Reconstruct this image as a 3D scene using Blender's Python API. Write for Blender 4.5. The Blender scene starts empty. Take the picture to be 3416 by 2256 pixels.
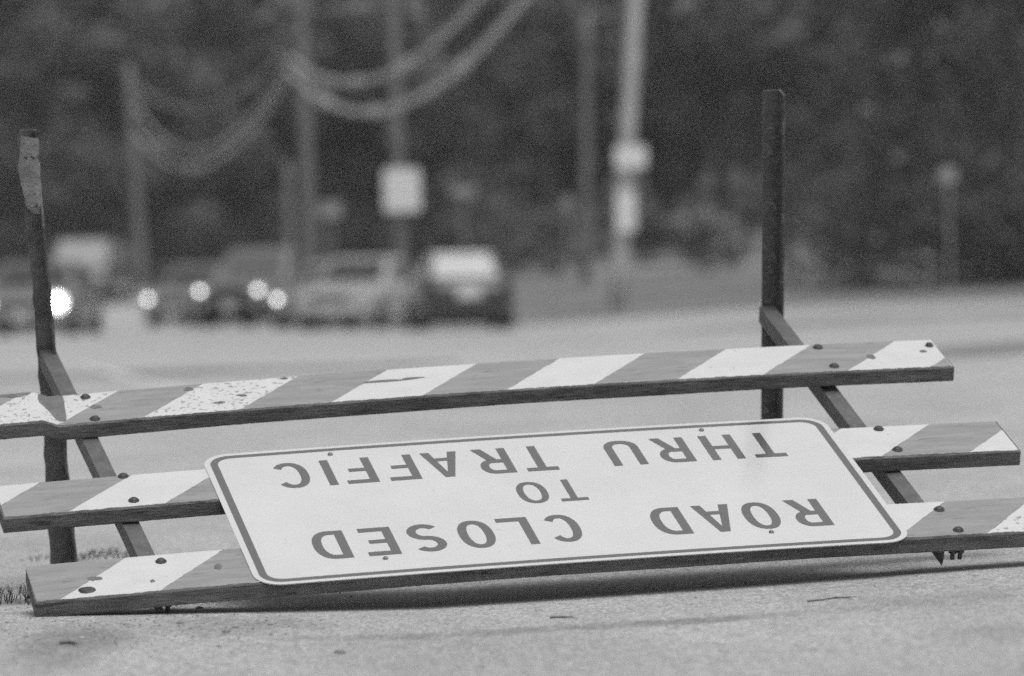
import bpy, math, random
import numpy as np
from mathutils import Matrix, Vector

random.seed(7); RNG = np.random.default_rng(7)
R = math.radians
scene = bpy.context.scene
col = scene.collection

# ------------------------------------------------------------------ camera
F_PX, W_PX, H_PX = 17000.0, 3416.0, 2256.0
CAM_H = 0.665
C = np.array([[0.9998476951563913, -0.01745240643728351, 0.0],
              [-0.0001496086968253465, -0.008571076500752022, 0.999963256457384],
              [-0.017451765174043832, -0.9998109572099948, -0.008572382116069564]])
cam_d = bpy.data.cameras.new('camera'); cam = bpy.data.objects.new('camera', cam_d); col.objects.link(cam)
cam_d.sensor_fit = 'HORIZONTAL'; cam_d.sensor_width = 36.0; cam_d.lens = F_PX * 36.0 / W_PX
cam_d.clip_start = 0.1; cam_d.clip_end = 6000
cm = Matrix(((C[0][0], -C[0][1], -C[0][2], 0), (C[1][0], -C[1][1], -C[1][2], 0), (C[2][0], -C[2][1], -C[2][2], CAM_H), (0, 0, 0, 1)))
cam.matrix_world = cm
cam_d.dof.use_dof = True; cam_d.dof.focus_distance = 11.75; cam_d.dof.aperture_fstop = 3.45
cam_d.dof.aperture_ratio = 1.0
scene.camera = cam

# ------------------------------------------------------------------ sky, sun, exposure
SUN_EL, SUN_AZ = 70.0, 150.0       # overcast light from high behind the camera
world = bpy.data.worlds.new('World'); scene.world = world; world.use_nodes = True
wn = world.node_tree; wn.nodes.clear()
sky = wn.nodes.new('ShaderNodeTexSky'); sky.sky_type = 'NISHITA'; sky.sun_disc = False
sky.sun_elevation = R(SUN_EL); sky.sun_rotation = R(SUN_AZ); sky.dust_density = 6.0; sky.air_density = 1.5
bw = wn.nodes.new('ShaderNodeRGBToBW'); bg = wn.nodes.new('ShaderNodeBackground'); wo = wn.nodes.new('ShaderNodeOutputWorld')
wn.links.new(sky.outputs[0], bw.inputs[0]); wn.links.new(bw.outputs[0], bg.inputs[0]); wn.links.new(bg.outputs[0], wo.inputs[0])
bg.inputs[1].default_value = 0.15
sd = bpy.data.lights.new('sun', 'SUN'); so = bpy.data.objects.new('sun', sd); col.objects.link(so)
sd.energy = 1.0; sd.angle = R(70); sd.color = (1, 1, 1)
az, el = R(SUN_AZ), R(SUN_EL)
sdir = Vector((math.sin(az) * math.cos(el), math.cos(az) * math.cos(el), math.sin(el)))
so.rotation_euler = sdir.to_track_quat('Z', 'Y').to_euler(); so.location = (0, 0, 60)
vs = scene.view_settings; vs.view_transform = 'Standard'; vs.look = 'None'; vs.gamma = 1.0; vs.exposure = -0.12; vs.use_curve_mapping = False
scene.cycles.use_denoising = False
scene.cycles.max_bounces = 6; scene.cycles.sample_clamp_indirect = 4.0

# ------------------------------------------------------------------ helpers
def tag(o, label=None, cat=None, group=None, kind=None):
    if label: o['label'] = label
    if cat: o['category'] = cat
    if group: o['group'] = group
    if kind: o['kind'] = kind
    return o

def empty(name, loc, rz=0.0):
    o = bpy.data.objects.new(name, None); col.objects.link(o); o.empty_display_size = 0.3
    o.location = loc; o.rotation_euler = (0, 0, rz); return o

def mesh(name, verts, faces, mat=None, parent=None, smooth=False, loc=None):
    me = bpy.data.meshes.new(name)
    me.from_pydata([tuple(map(float, v)) for v in verts], [], [tuple(f) for f in faces]); me.update()
    if smooth:
        me.polygons.foreach_set('use_smooth', [True] * len(me.polygons))
    if mat: me.materials.append(mat)
    o = bpy.data.objects.new(name, me); col.objects.link(o)
    if parent: o.parent = parent
    if loc is not None: o.location = loc
    return o

class MB:
    def __init__(s): s.v = []; s.f = []
    def add(s, verts, faces):
        n = len(s.v); s.v += [tuple(v) for v in verts]; s.f += [tuple(i + n for i in f) for f in faces]; return s
    def box(s, c, d, bev=0.0):
        x, y, z = c; a, b, h = d[0] / 2, d[1] / 2, d[2] / 2
        if bev <= 0:
            v = [(x + i * a, y + j * b, z + k * h) for k in (-1, 1) for j in (-1, 1) for i in (-1, 1)]
            f = [(0, 2, 3, 1), (4, 5, 7, 6), (0, 1, 5, 4), (2, 6, 7, 3), (0, 4, 6, 2), (1, 3, 7, 5)]
            return s.add(v, f)
        # bevelled along z edges and top
        ring = lambda aa, bb, zz: [(x - aa + bev, y - bb, zz), (x + aa - bev, y - bb, zz), (x + aa, y - bb + bev, zz), (x + aa, y + bb - bev, zz),
                                   (x + aa - bev, y + bb, zz), (x - aa + bev, y + bb, zz), (x - aa, y + bb - bev, zz), (x - aa, y - bb + bev, zz)]
        rings = [ring(a - bev * .6, b - bev * .6, z - h), ring(a, b, z - h + bev), ring(a, b, z + h - bev), ring(a - bev * .6, b - bev * .6, z + h)]
        return s.loft(rings)
    def loft(s, rings, cap=True, close=True):
        n = len(rings[0]); v = [p for r in rings for p in r]; f = []
        for i in range(len(rings) - 1):
            for j in range(n if close else n - 1):
                k = (j + 1) % n
                f.append((i * n + j, i * n + k, (i + 1) * n + k, (i + 1) * n + j))
        if cap:
            f.append(tuple(range(n - 1, -1, -1))); f.append(tuple((len(rings) - 1) * n + j for j in range(n)))
        return s.add(v, f)
    def tube(s, pts, rad, n=8, cap=True):
        pts = [np.array(p, float) for p in pts]; rings = []
        rad = rad if hasattr(rad, '__len__') else [rad] * len(pts)
        for i, p in enumerate(pts):
            d = pts[min(i + 1, len(pts) - 1)] - pts[max(i - 1, 0)]; d /= np.linalg.norm(d) + 1e-9
            up = np.array([0, 0, 1.0]) if abs(d[2]) < .9 else np.array([0, 1.0, 0])
            a = np.cross(up, d); a /= np.linalg.norm(a); b = np.cross(d, a)
            rings.append([tuple(p + rad[i] * (math.cos(t) * a + math.sin(t) * b)) for t in np.linspace(0, 2 * math.pi, n, endpoint=False)])
        return s.loft(rings, cap)
    def disc_cyl(s, c, axis, r, h, n=16):
        c = np.array(c, float); ax = np.array(axis, float); ax /= np.linalg.norm(ax)
        return s.tube([c - ax * h / 2, c + ax * h / 2], r, n)
    def build(s, name, mat=None, parent=None, smooth=False, loc=None):
        return mesh(name, s.v, s.f, mat, parent, smooth, loc)

def mat(name, base, rough=0.7, var=0.25, scale=8.0, spec=0.4, metal=0.0, coat=0.0, bump=0.0, bscale=None, emit=0.0, detail=6.0, stretch=(1, 1, 1), fleck=None):
    """procedural grey material: noise-varied base colour, optional bump, optional flecks (colour, scale, threshold)"""
    m = bpy.data.materials.new(name); m.use_nodes = True; nt = m.node_tree; b = nt.nodes['Principled BSDF']
    tc = nt.nodes.new('ShaderNodeTexCoord'); mp = nt.nodes.new('ShaderNodeMapping'); mp.inputs['Scale'].default_value = stretch
    nt.links.new(tc.outputs['Object'], mp.inputs[0])
    nz = nt.nodes.new('ShaderNodeTexNoise'); nz.inputs['Scale'].default_value = scale; nz.inputs['Detail'].default_value = detail; nz.inputs['Roughness'].default_value = .65
    nt.links.new(mp.outputs[0], nz.inputs['Vector'])
    rp = nt.nodes.new('ShaderNodeMapRange'); rp.inputs[1].default_value = .3; rp.inputs[2].default_value = .7
    rp.inputs[3].default_value = base * (1 - var); rp.inputs[4].default_value = base * (1 + var)
    nt.links.new(nz.outputs[0], rp.inputs[0]); out = rp.outputs[0]
    if fleck:
        fc, fs, ft, fw = fleck
        n2 = nt.nodes.new('ShaderNodeTexNoise'); n2.inputs['Scale'].default_value = fs; n2.inputs['Detail'].default_value = 5.0
        nt.links.new(mp.outputs[0], n2.inputs['Vector'])
        r2 = nt.nodes.new('ShaderNodeMapRange'); r2.inputs[1].default_value = ft; r2.inputs[2].default_value = ft + fw
        nt.links.new(n2.outputs[0], r2.inputs[0])
        mx = nt.nodes.new('ShaderNodeMix'); mx.data_type = 'FLOAT'
        nt.links.new(r2.outputs[0], mx.inputs[0]); nt.links.new(out, mx.inputs[2]); mx.inputs[3].default_value = fc
        out = mx.outputs[0]
    nt.links.new(out, b.inputs['Base Color'])
    b.inputs['Roughness'].default_value = rough; b.inputs['Metallic'].default_value = metal
    b.inputs['Specular IOR Level'].default_value = spec
    if coat: b.inputs['Coat Weight'].default_value = coat; b.inputs['Coat Roughness'].default_value = .12; b.inputs['Coat IOR'].default_value = 1.5 if coat < 1 else 1.9
    if bump:
        n3 = nt.nodes.new('ShaderNodeTexNoise'); n3.inputs['Scale'].default_value = bscale or scale * 4; n3.inputs['Detail'].default_value = 8
        nt.links.new(mp.outputs[0], n3.inputs['Vector'])
        bp = nt.nodes.new('ShaderNodeBump'); bp.inputs['Strength'].default_value = bump; bp.inputs['Distance'].default_value = .01
        nt.links.new(n3.outputs[0], bp.inputs['Height']); nt.links.new(bp.outputs[0], b.inputs['Normal'])
    if emit:
        b.inputs['Emission Color'].default_value = (1, 1, 1, 1); b.inputs['Emission Strength'].default_value = emit
    return m

def sm(a, b, x):
    t = np.clip((x - a) / (b - a), 0, 1); return t * t * (3 - 2 * t)

def gz(x, y):
    """height of the road surface"""
    x = np.asarray(x, float); y = np.asarray(y, float); k = sm(20, 85, y)
    pos = np.where(x < 5, x, 5 + (x - 5) * .35); pos = np.where(x > 14, 5 + 9 * .35 + (x - 14) * .1, pos)
    neg = np.maximum(x, -14)
    sl = np.where(x > 0, (.0264 + k * (.050 - .0264)) * pos, (.0264 * (1 - k)) * neg)
    rise = .002 * np.maximum(y - 92, 0) + .018 * np.maximum(y - 122, 0)
    fr = np.where(x > -1.5, 0.0, 1.0)
    dip = np.interp(x, [-3, -1.25, -1.0, -.6, -.2, .5, 1.1, 3], [0, 0, -.006, -.022, -.036, -.030, -.019, 0]) * (1 - sm(16, 30, y))
    return .003 + sl + dip + rise * np.clip((-x + 1.0) / 3.0, .15, 1)

KY = lambda x: 106.0 - .12 * np.clip(x, -2, 30)       # line of the kerb in front of the lawn
def lawn_z(x, y):
    k = KY(x); d = np.maximum(y - k, 0)
    return gz(x, k) + .13 + .030 * d + .016 * np.maximum(d - 34, 0)

def at(px, py, D):
    """world point at depth D seen at that place of a 2374 px wide print"""
    s = W_PX / 2374.0
    d = C @ np.array([(px * s - W_PX / 2) / F_PX, (py * s - H_PX / 2) / F_PX, 1.0]); d = d * (D / d[1])
    return np.array([d[0], d[1], d[2] + CAM_H])

def grid(name, xs, ys, fz, material, parent=None):
    X, Y = np.meshgrid(xs, ys); Z = fz(X, Y)
    v = np.c_[X.ravel(), Y.ravel(), np.asarray(Z).ravel()]; n = len(xs); f = []
    for j in range(len(ys) - 1):
        for i in range(n - 1):
            a = j * n + i; f.append((a, a + 1, a + n + 1, a + n))
    return mesh(name, v, f, material, parent, True)

# ------------------------------------------------------------------ ground materials
def road_material():
    m = bpy.data.materials.new('pale_worn_pavement'); m.use_nodes = True; nt = m.node_tree; b = nt.nodes['Principled BSDF']
    L = nt.links.new; N = nt.nodes.new
    tc = N('ShaderNodeTexCoord')
    def noise(scale, detail, sx=1, sy=1, rough=.6, off=0):
        mp = N('ShaderNodeMapping'); mp.inputs['Scale'].default_value = (sx, sy, 1); mp.inputs['Location'].default_value = (off, off * .7, 0)
        L(tc.outputs['Object'], mp.inputs[0]); n = N('ShaderNodeTexNoise'); n.inputs['Scale'].default_value = scale
        n.inputs['Detail'].default_value = detail; n.inputs['Roughness'].default_value = rough; L(mp.outputs[0], n.inputs['Vector']); return n.outputs[0]
    def rng(x, a, c, lo, hi):
        r = N('ShaderNodeMapRange'); L(x, r.inputs[0]); r.inputs[1].default_value = a; r.inputs[2].default_value = c; r.inputs[3].default_value = lo; r.inputs[4].default_value = hi; return r.outputs[0]
    def mul(a, c):
        r = N('ShaderNodeMath'); r.operation = 'MULTIPLY'; L(a, r.inputs[0])
        if isinstance(c, float): r.inputs[1].default_value = c
        else: L(c, r.inputs[1])
        return r.outputs[0]
    big = rng(noise(.05, 4, 1, .55, off=3), .35, .65, .86, 1.08)            # worn lanes far off
    mid = rng(noise(1.6, 6, 1, .35), .3, .7, .86, 1.1)
    fine = rng(noise(38, 4, 1, .4, .7), .3, .7, .78, 1.2)
    grit = rng(noise(130, 3, 1, .35, .6), .32, .68, .62, 1.36)
    spots = rng(noise(14, 5, 1, .25, .7, 9), .62, .72, 1.0, .66)            # dark smears
    def stain(cx, cy, slope, hx, hy, dark):          # long smear left on the pavement, broken up by noise
        sp_ = N('ShaderNodeSeparateXYZ'); L(tc.outputs['Object'], sp_.inputs[0])
        def m2(op, a, c):
            r = N('ShaderNodeMath'); r.operation = op
            for k, q in enumerate((a, c)):
                if isinstance(q, (int, float)): r.inputs[k].default_value = q
                else: L(q, r.inputs[k])
            return r.outputs[0]
        dx = m2('DIVIDE', m2('SUBTRACT', sp_.outputs[0], cx), hx)
        dy = m2('DIVIDE', m2('SUBTRACT', m2('SUBTRACT', sp_.outputs[1], cy), m2('MULTIPLY', m2('SUBTRACT', sp_.outputs[0], cx), slope)), hy)
        r2 = m2('ADD', m2('MULTIPLY', dx, dx), m2('MULTIPLY', dy, dy))
        r2 = m2('ADD', r2, m2('MULTIPLY', m2('SUBTRACT', noise(9, 5, 1, .35, .7, 4), .5), 2.2))
        return rng(r2, .1, 1.1, dark, 1.0)
    val = mul(mul(mul(mul(mul(big, mid), fine), grit), spots), 0.405)
    for st_ in ROAD_STAINS: val = mul(val, stain(*st_))
    L(val, b.inputs['Base Color'])
    b.inputs['Roughness'].default_value = .82; b.inputs['Specular IOR Level'].default_value = .35
    bp = N('ShaderNodeBump'); bp.inputs['Strength'].default_value = .35; bp.inputs['Distance'].default_value = .004
    L(noise(150, 6, 1, 1, .7), bp.inputs['Height']); L(bp.outputs[0], b.inputs['Normal'])
    return m
ROAD_STAINS = [(.12, 10.55, .12, .70, .13, .74), (.30, 10.53, .12, .20, .13, .78), (-.90, 10.35, .2, .13, .75, .62), (-.62, 10.9, .1, .25, .35, .75), (.85, 10.75, .2, .25, .25, .82), (.95, 9.7, 0, .2, .25, .82)]
M_road = road_material()
M_grass = mat('short_grass', .17, .9, .35, 1.2, .2, detail=8)
M_path = mat('pale_path', .30, .9, .2, 1.0, .2)
M_forest = mat('verge_grass', .06, .95, .4, .5, .1, detail=8)
M_kerb = mat('concrete_kerb', .24, .85, .2, 3, .3)
M_darkpatch = mat('dark_patch', .20, .8, .22, 1.2, .3)

# ------------------------------------------------------------------ setting
xs = np.unique(np.r_[np.linspace(-60, -14, 12), np.linspace(-14, 14, 57), np.linspace(-3, 3, 61), np.linspace(14, 60, 12)])
ys = np.unique(np.r_[np.linspace(-6, 8, 8), np.linspace(8, 30, 23), np.linspace(30, 172, 72)])
tag(grid('road', xs, ys, gz, M_road), kind='structure')
gx = np.unique(np.r_[np.linspace(-2500, -60, 10), np.linspace(-60, 60, 41), np.linspace(60, 2500, 10)])
gy = np.unique(np.r_[np.linspace(-400, -6, 6), np.linspace(-6, 140, 24), np.linspace(141, 320, 60), np.linspace(320, 4000, 14)])
def tz(x, y):
    a = gz(np.clip(x, -60, 60), np.clip(y, -6, 172)) - .12 + .05 * np.clip(y - 173, 0, 120)
    xc = np.clip(x, -2, 60); return np.where((np.asarray(x) > -2.6) & (np.asarray(y) > KY(xc) + 40), lawn_z(xc, np.minimum(y, 330)) - .03, a)
tag(grid('ground', gx, gy, tz, M_forest), kind='structure')
# lawn: its near edge follows the kerb
lx = np.linspace(-1.6, 60, 60); rows = np.r_[np.linspace(0, 40, 21), np.linspace(43, 46, 2)]
v = []; f = []; n = len(lx)
for d in rows:
    for x in lx:
        y = KY(x) + d; v.append((x - (0 if d < 60 else 0), y, float(lawn_z(x, y))))
for j in range(len(rows) - 1):
    for i in range(n - 1): a = j * n + i; f.append((a, a + 1, a + n + 1, a + n))
tag(mesh('lawn', v, f, M_grass, None, True), kind='structure')
# side bank of the lawn towards the road on its left
v = []; f = []
for i, d in enumerate(rows):
    y = float(KY(-1.6)) + d; v += [(-1.6, y, float(lawn_z(-1.6, y))), (-3.2 - .02 * d, y, float(gz(-3.2, y)) - .14)]
    if i: a = 2 * i; f.append((a - 2, a, a + 1, a - 1))
tag(mesh('lawn_bank', v, f, M_grass, None, True), kind='structure')
kb = MB(); rings = []
for x in np.linspace(-1.7, 60, 64):
    y = float(KY(x)); z0 = float(gz(x, y)); rings.append([(x, y - .16, z0 - .05), (x, y - .15, z0 + .10), (x, y - .12, z0 + .135), (x, y + .02, z0 + .14), (x, y + .02, z0 - .05)])
kb.loft(rings); tag(kb.build('kerb', M_kerb), kind='structure')
v = []; f = []; px_ = np.linspace(1.5, 40, 40)
for i, x in enumerate(px_):
    for d in (29.5, 33.5): v.append((x, KY(x) + d, float(lawn_z(x, KY(x) + d)) + .02))
    if i: a = 2 * i; f.append((a - 2, a, a + 1, a - 1))
tag(mesh('path', v, f, M_path, None, True), kind='structure')
# darker patches laid over the pavement
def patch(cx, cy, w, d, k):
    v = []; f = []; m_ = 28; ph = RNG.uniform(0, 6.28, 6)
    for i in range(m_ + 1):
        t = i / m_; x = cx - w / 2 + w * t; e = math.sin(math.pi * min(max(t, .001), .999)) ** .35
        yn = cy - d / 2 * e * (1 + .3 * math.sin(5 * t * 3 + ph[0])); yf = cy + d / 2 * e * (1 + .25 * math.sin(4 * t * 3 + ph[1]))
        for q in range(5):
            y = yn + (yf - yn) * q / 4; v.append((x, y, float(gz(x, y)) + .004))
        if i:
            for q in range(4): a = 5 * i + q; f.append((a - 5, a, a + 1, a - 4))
    tag(mesh('road_patch', v, f, M_darkpatch, None, True), kind='structure')
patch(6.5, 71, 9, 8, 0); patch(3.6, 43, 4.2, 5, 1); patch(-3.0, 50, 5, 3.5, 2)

# ------------------------------------------------------------------ the fallen barricade
BM = np.array([[0.9753368042597315, -0.21669742407607862, 0.041956461423797456], [0.21727668762768462, 0.9091537834566373, -0.3552889514747443], [0.03884532494337006, 0.35564255148290935, 0.9338144442579425]])
BT = np.array([0.08591637331842802, 11.833986641009547, 0.19034664969610882])
base_pt = np.array([0.09, 11.95, float(gz(.09, 11.95))])
bar = bpy.data.objects.new('barricade', None); col.objects.link(bar); bar.empty_display_size = .3
mw = Matrix([list(BM[0]) + [base_pt[0]], list(BM[1]) + [base_pt[1]], list(BM[2]) + [base_pt[2]], [0, 0, 0, 1]]); bar.matrix_world = mw
tag(bar, 'striped road barricade fallen on its back with an upside-down closure sign bolted on', 'barricade')
OFF = tuple(BM.T @ (BT - base_pt))

M_wood = mat('weathered_timber_edge', .135, .85, .45, 9, .25, bump=.5, bscale=30, stretch=(1, 6, 6), fleck=(.07, 14, .6, .08))
M_orange = mat('faded_orange_sheeting', .265, .55, .17, 14, .4, stretch=(.5, 3, 3), detail=9, fleck=(.18, 30, .63, .06))
M_white = mat('white_sheeting', .58, .45, .05, 12, .45, fleck=(.40, 34, .69, .04))
M_worn = mat('chipped_white_sheeting', .58, .5, .06, 12, .4, fleck=(.28, 85, .585, .03))
M_torn = mat('bare_board', .16, .9, .3, 40, .2)
M_steel = mat('painted_steel_angle', .085, .55, .35, 25, .4, bump=.25, bscale=60, fleck=(.15, 45, .58, .05))
M_rust = mat('rusty_scraped_steel', .12, .7, .45, 18, .35, bump=.8, bscale=45, fleck=(.16, 22, .58, .06))
M_scrape = mat('scraped_bare_steel', .25, .7, .35, 25, .3, bump=.8, bscale=45, fleck=(.07, 40, .6, .05))
M_upr = mat('grey_steel_upright', .115, .6, .25, 25, .35, bump=.2, bscale=60, fleck=(.16, 60, .62, .05))
M_bolt = mat('dark_bolt', .05, .45, .3, 60, .5)
M_sign = mat('white_reflective_sign_face', .68, .15, .05, 3.5, .5, detail=9, coat=1.0, fleck=(.56, 60, .68, .05))
M_legend = mat('reflection_greyed_legend', .105, .15, .06, 20, .5, coat=1.0)  # base raised to carry the grey of a sky reflection
M_signback = mat('bare_aluminium', .45, .35, .1, 10, .5, metal=.9)

def bow(x): return .006 * (1 - (x / .8) ** 2)
def bow1(x):
    z = .016 * (1 - ((x - .25) / 1.15) ** 2) - .002
    return z + .016 * (1 - sm(-1.10, -1.055, x))

def rail(y0, y1, x0, x1, fz, whites, worn_idx, skew_l=0, skew_r=0, seed=0):
    """timber rail between y0 (near) and y1 (far) with slanted sheeting; whites = far-edge x ranges of white stripes"""
    rg = np.random.default_rng(seed)
    gx_ = np.unique(np.round(np.r_[x0, x1, np.arange(math.ceil(x0 / .01), math.floor(x1 / .01) + 1) * .01], 5)); rings = []
    edge = {}
    for xa in gx_:
        t = (xa - x0) / (x1 - x0); zz = float(fz(xa)); w = .0014 * math.sin(9 * xa + seed) + .0005 * rg.normal()
        w2 = .0013 * math.sin(7 * xa + 2 * seed) + .0005 * rg.normal(); zt, zb = zz - .003, zz - .041
        sk = lambda y: xa + (skew_l * (1 - t) + skew_r * t) * (y - y0) / (y1 - y0)
        b = .003; edge[xa] = (y0 + w, y1 + w2)
        rings.append([(sk(y0), y0 + w + b * .2, zb + b + .0005 * rg.normal()), (sk(y0), y0 + w, zt - b), (sk(y0), y0 + b + w, zt), (sk(y1), y1 - b + w2, zt), (sk(y1), y1 + w2, zt - b), (sk(y1), y1 + w2, zb + b), (sk(y1), y1 - b + w2, zb), (sk(y0), y0 + b + w, zb)])
    ra = MB().loft(rings).build('rail', M_wood, bar, False, OFF)
    allx = [-9] + sorted([a for w_ in whites for a in w_]) + [9]; SL = .176; wi = 0
    for i in range(len(allx) - 1):
        a, b_ = allx[i], allx[i + 1]; mid = (a + b_) / 2; isw = any(w_[0] <= mid <= w_[1] for w_ in whites)
        brk = [x for x in (a - SL, a, b_ - SL, b_) if x0 + .004 < x < x1 - .004]
        cols = np.unique(np.round(np.r_[gx_, brk, x0 + .004, x1 - .004], 5)); cols = cols[(cols >= max(a - SL, x0 + .004) - 1e-6) & (cols <= min(b_, x1 - .004) + 1e-6)]
        if isw: wi += 1
        if len(cols) < 3: continue
        v = []; f = []
        for x in cols:
            qa = min(max(1 - (b_ - x) / SL, 0), 1); qb = min(max(1 - (a - x) / SL, 0), 1)
            ya, yb = y0 + .0045, y1 - .0035; jg = rg.normal() * .0007
            yl = ya + (yb - ya) * qa + (rg.uniform(-.0015, .0035) if qa == 0 else jg); yh = ya + (yb - ya) * qb + (0 if qb == 1 else jg)
            z = float(fz(x)) - .0024 + (.0001 if isw else 0); v += [(x, yl, z), (x, max(yh, yl), z)]
        for k in range(len(cols) - 1): f.append((2 * k, 2 * k + 2, 2 * k + 3, 2 * k + 1))
        m_ = (M_worn if (wi - 1) in worn_idx else M_white) if isw else M_orange
        o = mesh('stripe', v, f, m_, ra)
        if isw: o['label'] = 'white reflective stripe' if m_ is M_white else 'chipped white reflective stripe'
    return ra

W1 = [(-1.121, -.889), (-.680, -.444), (-.220, .005), (.215, .434), (.644, .864), (1.082, 1.40)]
r1 = rail(.642, .832, -1.262, 1.181, bow1, W1, (0, 1), 0, -.004, 1)
W2 = [(-1.40, -1.152), (-.937, -.715), (-.497, -.275), (-.06, .16), (.38, .59), (.79, 1.011), (1.232, 1.5)]
r2 = rail(.118, .309, -1.263, 1.183, bow, W2, (), .0, 0, 2)
W3 = [(-1.024, -.802), (-.585, -.365), (-.15, .07), (.29, .505), (.70, .904), (1.122, 1.40)]
r3 = rail(-.360, -.158, -1.256, 1.19, bow, W3, (5,), .006, 0, 3)
# torn-away sheeting and split at the left end of the far rail
def poly_on(rail_, pts, fz, m_, name='torn_sheeting', lift=-.0016):
    v = [(x, y, float(fz(x)) + lift) for x, y in pts]
    return mesh(name, v, [tuple(range(len(v)))], m_, rail_)
def strip_on(rail_, rows_, fz, m_, name='torn_sheeting', lift=-.0017):
    ry = np.array([r[0] for r in rows_]); yy = np.linspace(ry[0], ry[-1], 80); xl = np.interp(yy, ry, [r[1] for r in rows_]); xr = np.interp(yy, ry, [r[2] for r in rows_])
    v = []; f = []
    for x in np.arange(math.floor(xl.min() / .005), math.ceil(xr.max() / .005) + 1) * .005:
        k = (xl <= x) & (x <= xr)
        if not k.any(): continue
        z = float(np.interp(x, [math.floor(x / .01) * .01, math.floor(x / .01) * .01 + .01], [float(fz(math.floor(x / .01) * .01)), float(fz(math.floor(x / .01) * .01 + .01))])) + lift
        v += [(x, yy[k].min(), z), (x, yy[k].max() + .002, z)]
    for k in range(len(v) // 2 - 1): f.append((2 * k, 2 * k + 2, 2 * k + 3, 2 * k + 1))
    return mesh(name, v, f, m_, rail_)
strip_on(r1, [(.668, -1.056, -1.040), (.69, -1.064, -1.034), (.72, -1.070, -1.031), (.75, -1.082, -1.030), (.775, -1.094, -1.028), (.80, -1.088, -1.026), (.829, -1.084, -1.022)], bow1, M_torn)
strip_on(r1, [(.806, -1.150, -1.128), (.816, -1.175, -1.108), (.829, -1.20, -1.10)], bow1, M_torn)
strip_on(r1, [(.6465, 1.120, 1.1755), (.665, 1.142, 1.1755), (.685, 1.160, 1.1755), (.70, 1.172, 1.1755)], bow1, M_orange)
# scars and muck on the rails
for (x, y, a, b_, rr, ff) in [(-.66, .70, .020, .006, r1, bow1), (-.60, .735, .014, .006, r1, bow1), (-.48, .82, .012, .006, r1, bow1),
                              (-.24, .755, .07, .006, r1, bow1), (-.17, .762, .035, .004, r1, bow1), (-.72, .80, .014, .008, r1, bow1), (-.955, .74, .016, .008, r1, bow1),
                              (-1.108, -.262, .018, .008, r3, bow), (-.83, -.255, .010, .012, r3, bow), (-.985, -.30, .008, .006, r3, bow), (.99, .73, .012, .010, r1, bow1), (1.135, .752, .012, .008, r1, bow1)]:
    pts = []; nn = 9
    for i in range(nn):
        t = i / nn * 2 * math.pi; k = random.uniform(.55, 1.15); pts.append((x + a * k * math.cos(t), y + b_ * 1.6 * k * math.sin(t)))
    poly_on(rr, pts, ff, M_torn, 'scuff', -.0014)

# steel uprights (angle iron under the rails), running down towards the camera
def upright(xf, xn, yf, yn, m_):
    w, h, t = .040, .042, .004; v = []; rings = []
    for i in range(13):
        q = i / 12; x = xf + (xn - xf) * q; y = yf + (yn - yf) * q; zt = -.0425 - .0025
        zz = min(bow(x), bow1(x)) if False else -.008
        z = -.0425 + (-.006 if x < 0 else -.004)
        rings.append([(x, y, z), (x + w, y, z), (x + w, y, z - t), (x + t, y, z - t), (x + t, y, z - h * (1 if i < 12 else .55)), (x, y, z - h * (1 if i < 12 else 1.0))])
    return MB().loft(rings).build('upright', m_, bar, False, OFF)
upright(.847, .848, 1.244, -.335, M_upr)
upright(-1.024, -.972, 1.244, -.335, M_upr)
# base legs, now standing up: L sections, corner at the far right
PY = 1.25
def leg(secs, m_):
    """secs: (z, corner x, corner y, flange A length, flange B length)"""
    t = .005; rings = []
    for (z, cx, cy, la, lb) in secs:
        p = [(0, 0), (-la, 0), (-la, -t), (-t, -t), (-t, -lb), (0, -lb)]
        rings.append([(cx + a, cy + b, z) for a, b in p])
    return MB().loft(rings).build('base_leg', m_, bar, False, OFF)
def cut(x, y):   # local z where the ground lies under (x, y)
    zl = -.3
    for _ in range(20):
        p = BM @ np.array([x, y, zl]) + BT; zl -= (p[2] - float(gz(p[0], p[1]))) / BM[2][2]
    return zl
cr = lambda z: .878 + (.541 - z) * .040
zc = cut(.925, PY)
leg([(z, cr(z), PY, .047, .045) for z in np.r_[zc, np.linspace(-.5, .541, 12)]], M_steel)
zl_ = [-.605, -.515, -.38, -.284, -.05, .182, .296, .396, .504, .547]; xr_ = [-.937, -.944, -.957, -.962, -.985, -1.003, -1.012, -1.018, -1.023, -1.028]
za_ = [-.626, -.532, -.404, -.299, -.178, -.064, .075, .236, .346, .39, .428, .47, .526]; xa_ = [-.999, -1.004, -1.011, -1.013, -1.021, -1.029, -1.036, -1.048, -1.059, -1.068, -1.075, -1.073, -1.068]
zc = cut(-.94, PY); secs = []
for z in np.r_[zc, np.linspace(-.6, .532, 44)]:
    cx = float(np.interp(z, zl_, xr_)); xa = float(np.interp(z, za_, xa_)); kk = float(sm(.30, .36, z))
    secs.append((z, cx + .0012 * math.sin(z * 60), PY + .003 * math.sin(z * 37), cx - xa + .001 * math.sin(z * 90), .045 * (1 - .75 * kk)))
ll = leg(secs, M_rust)
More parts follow.
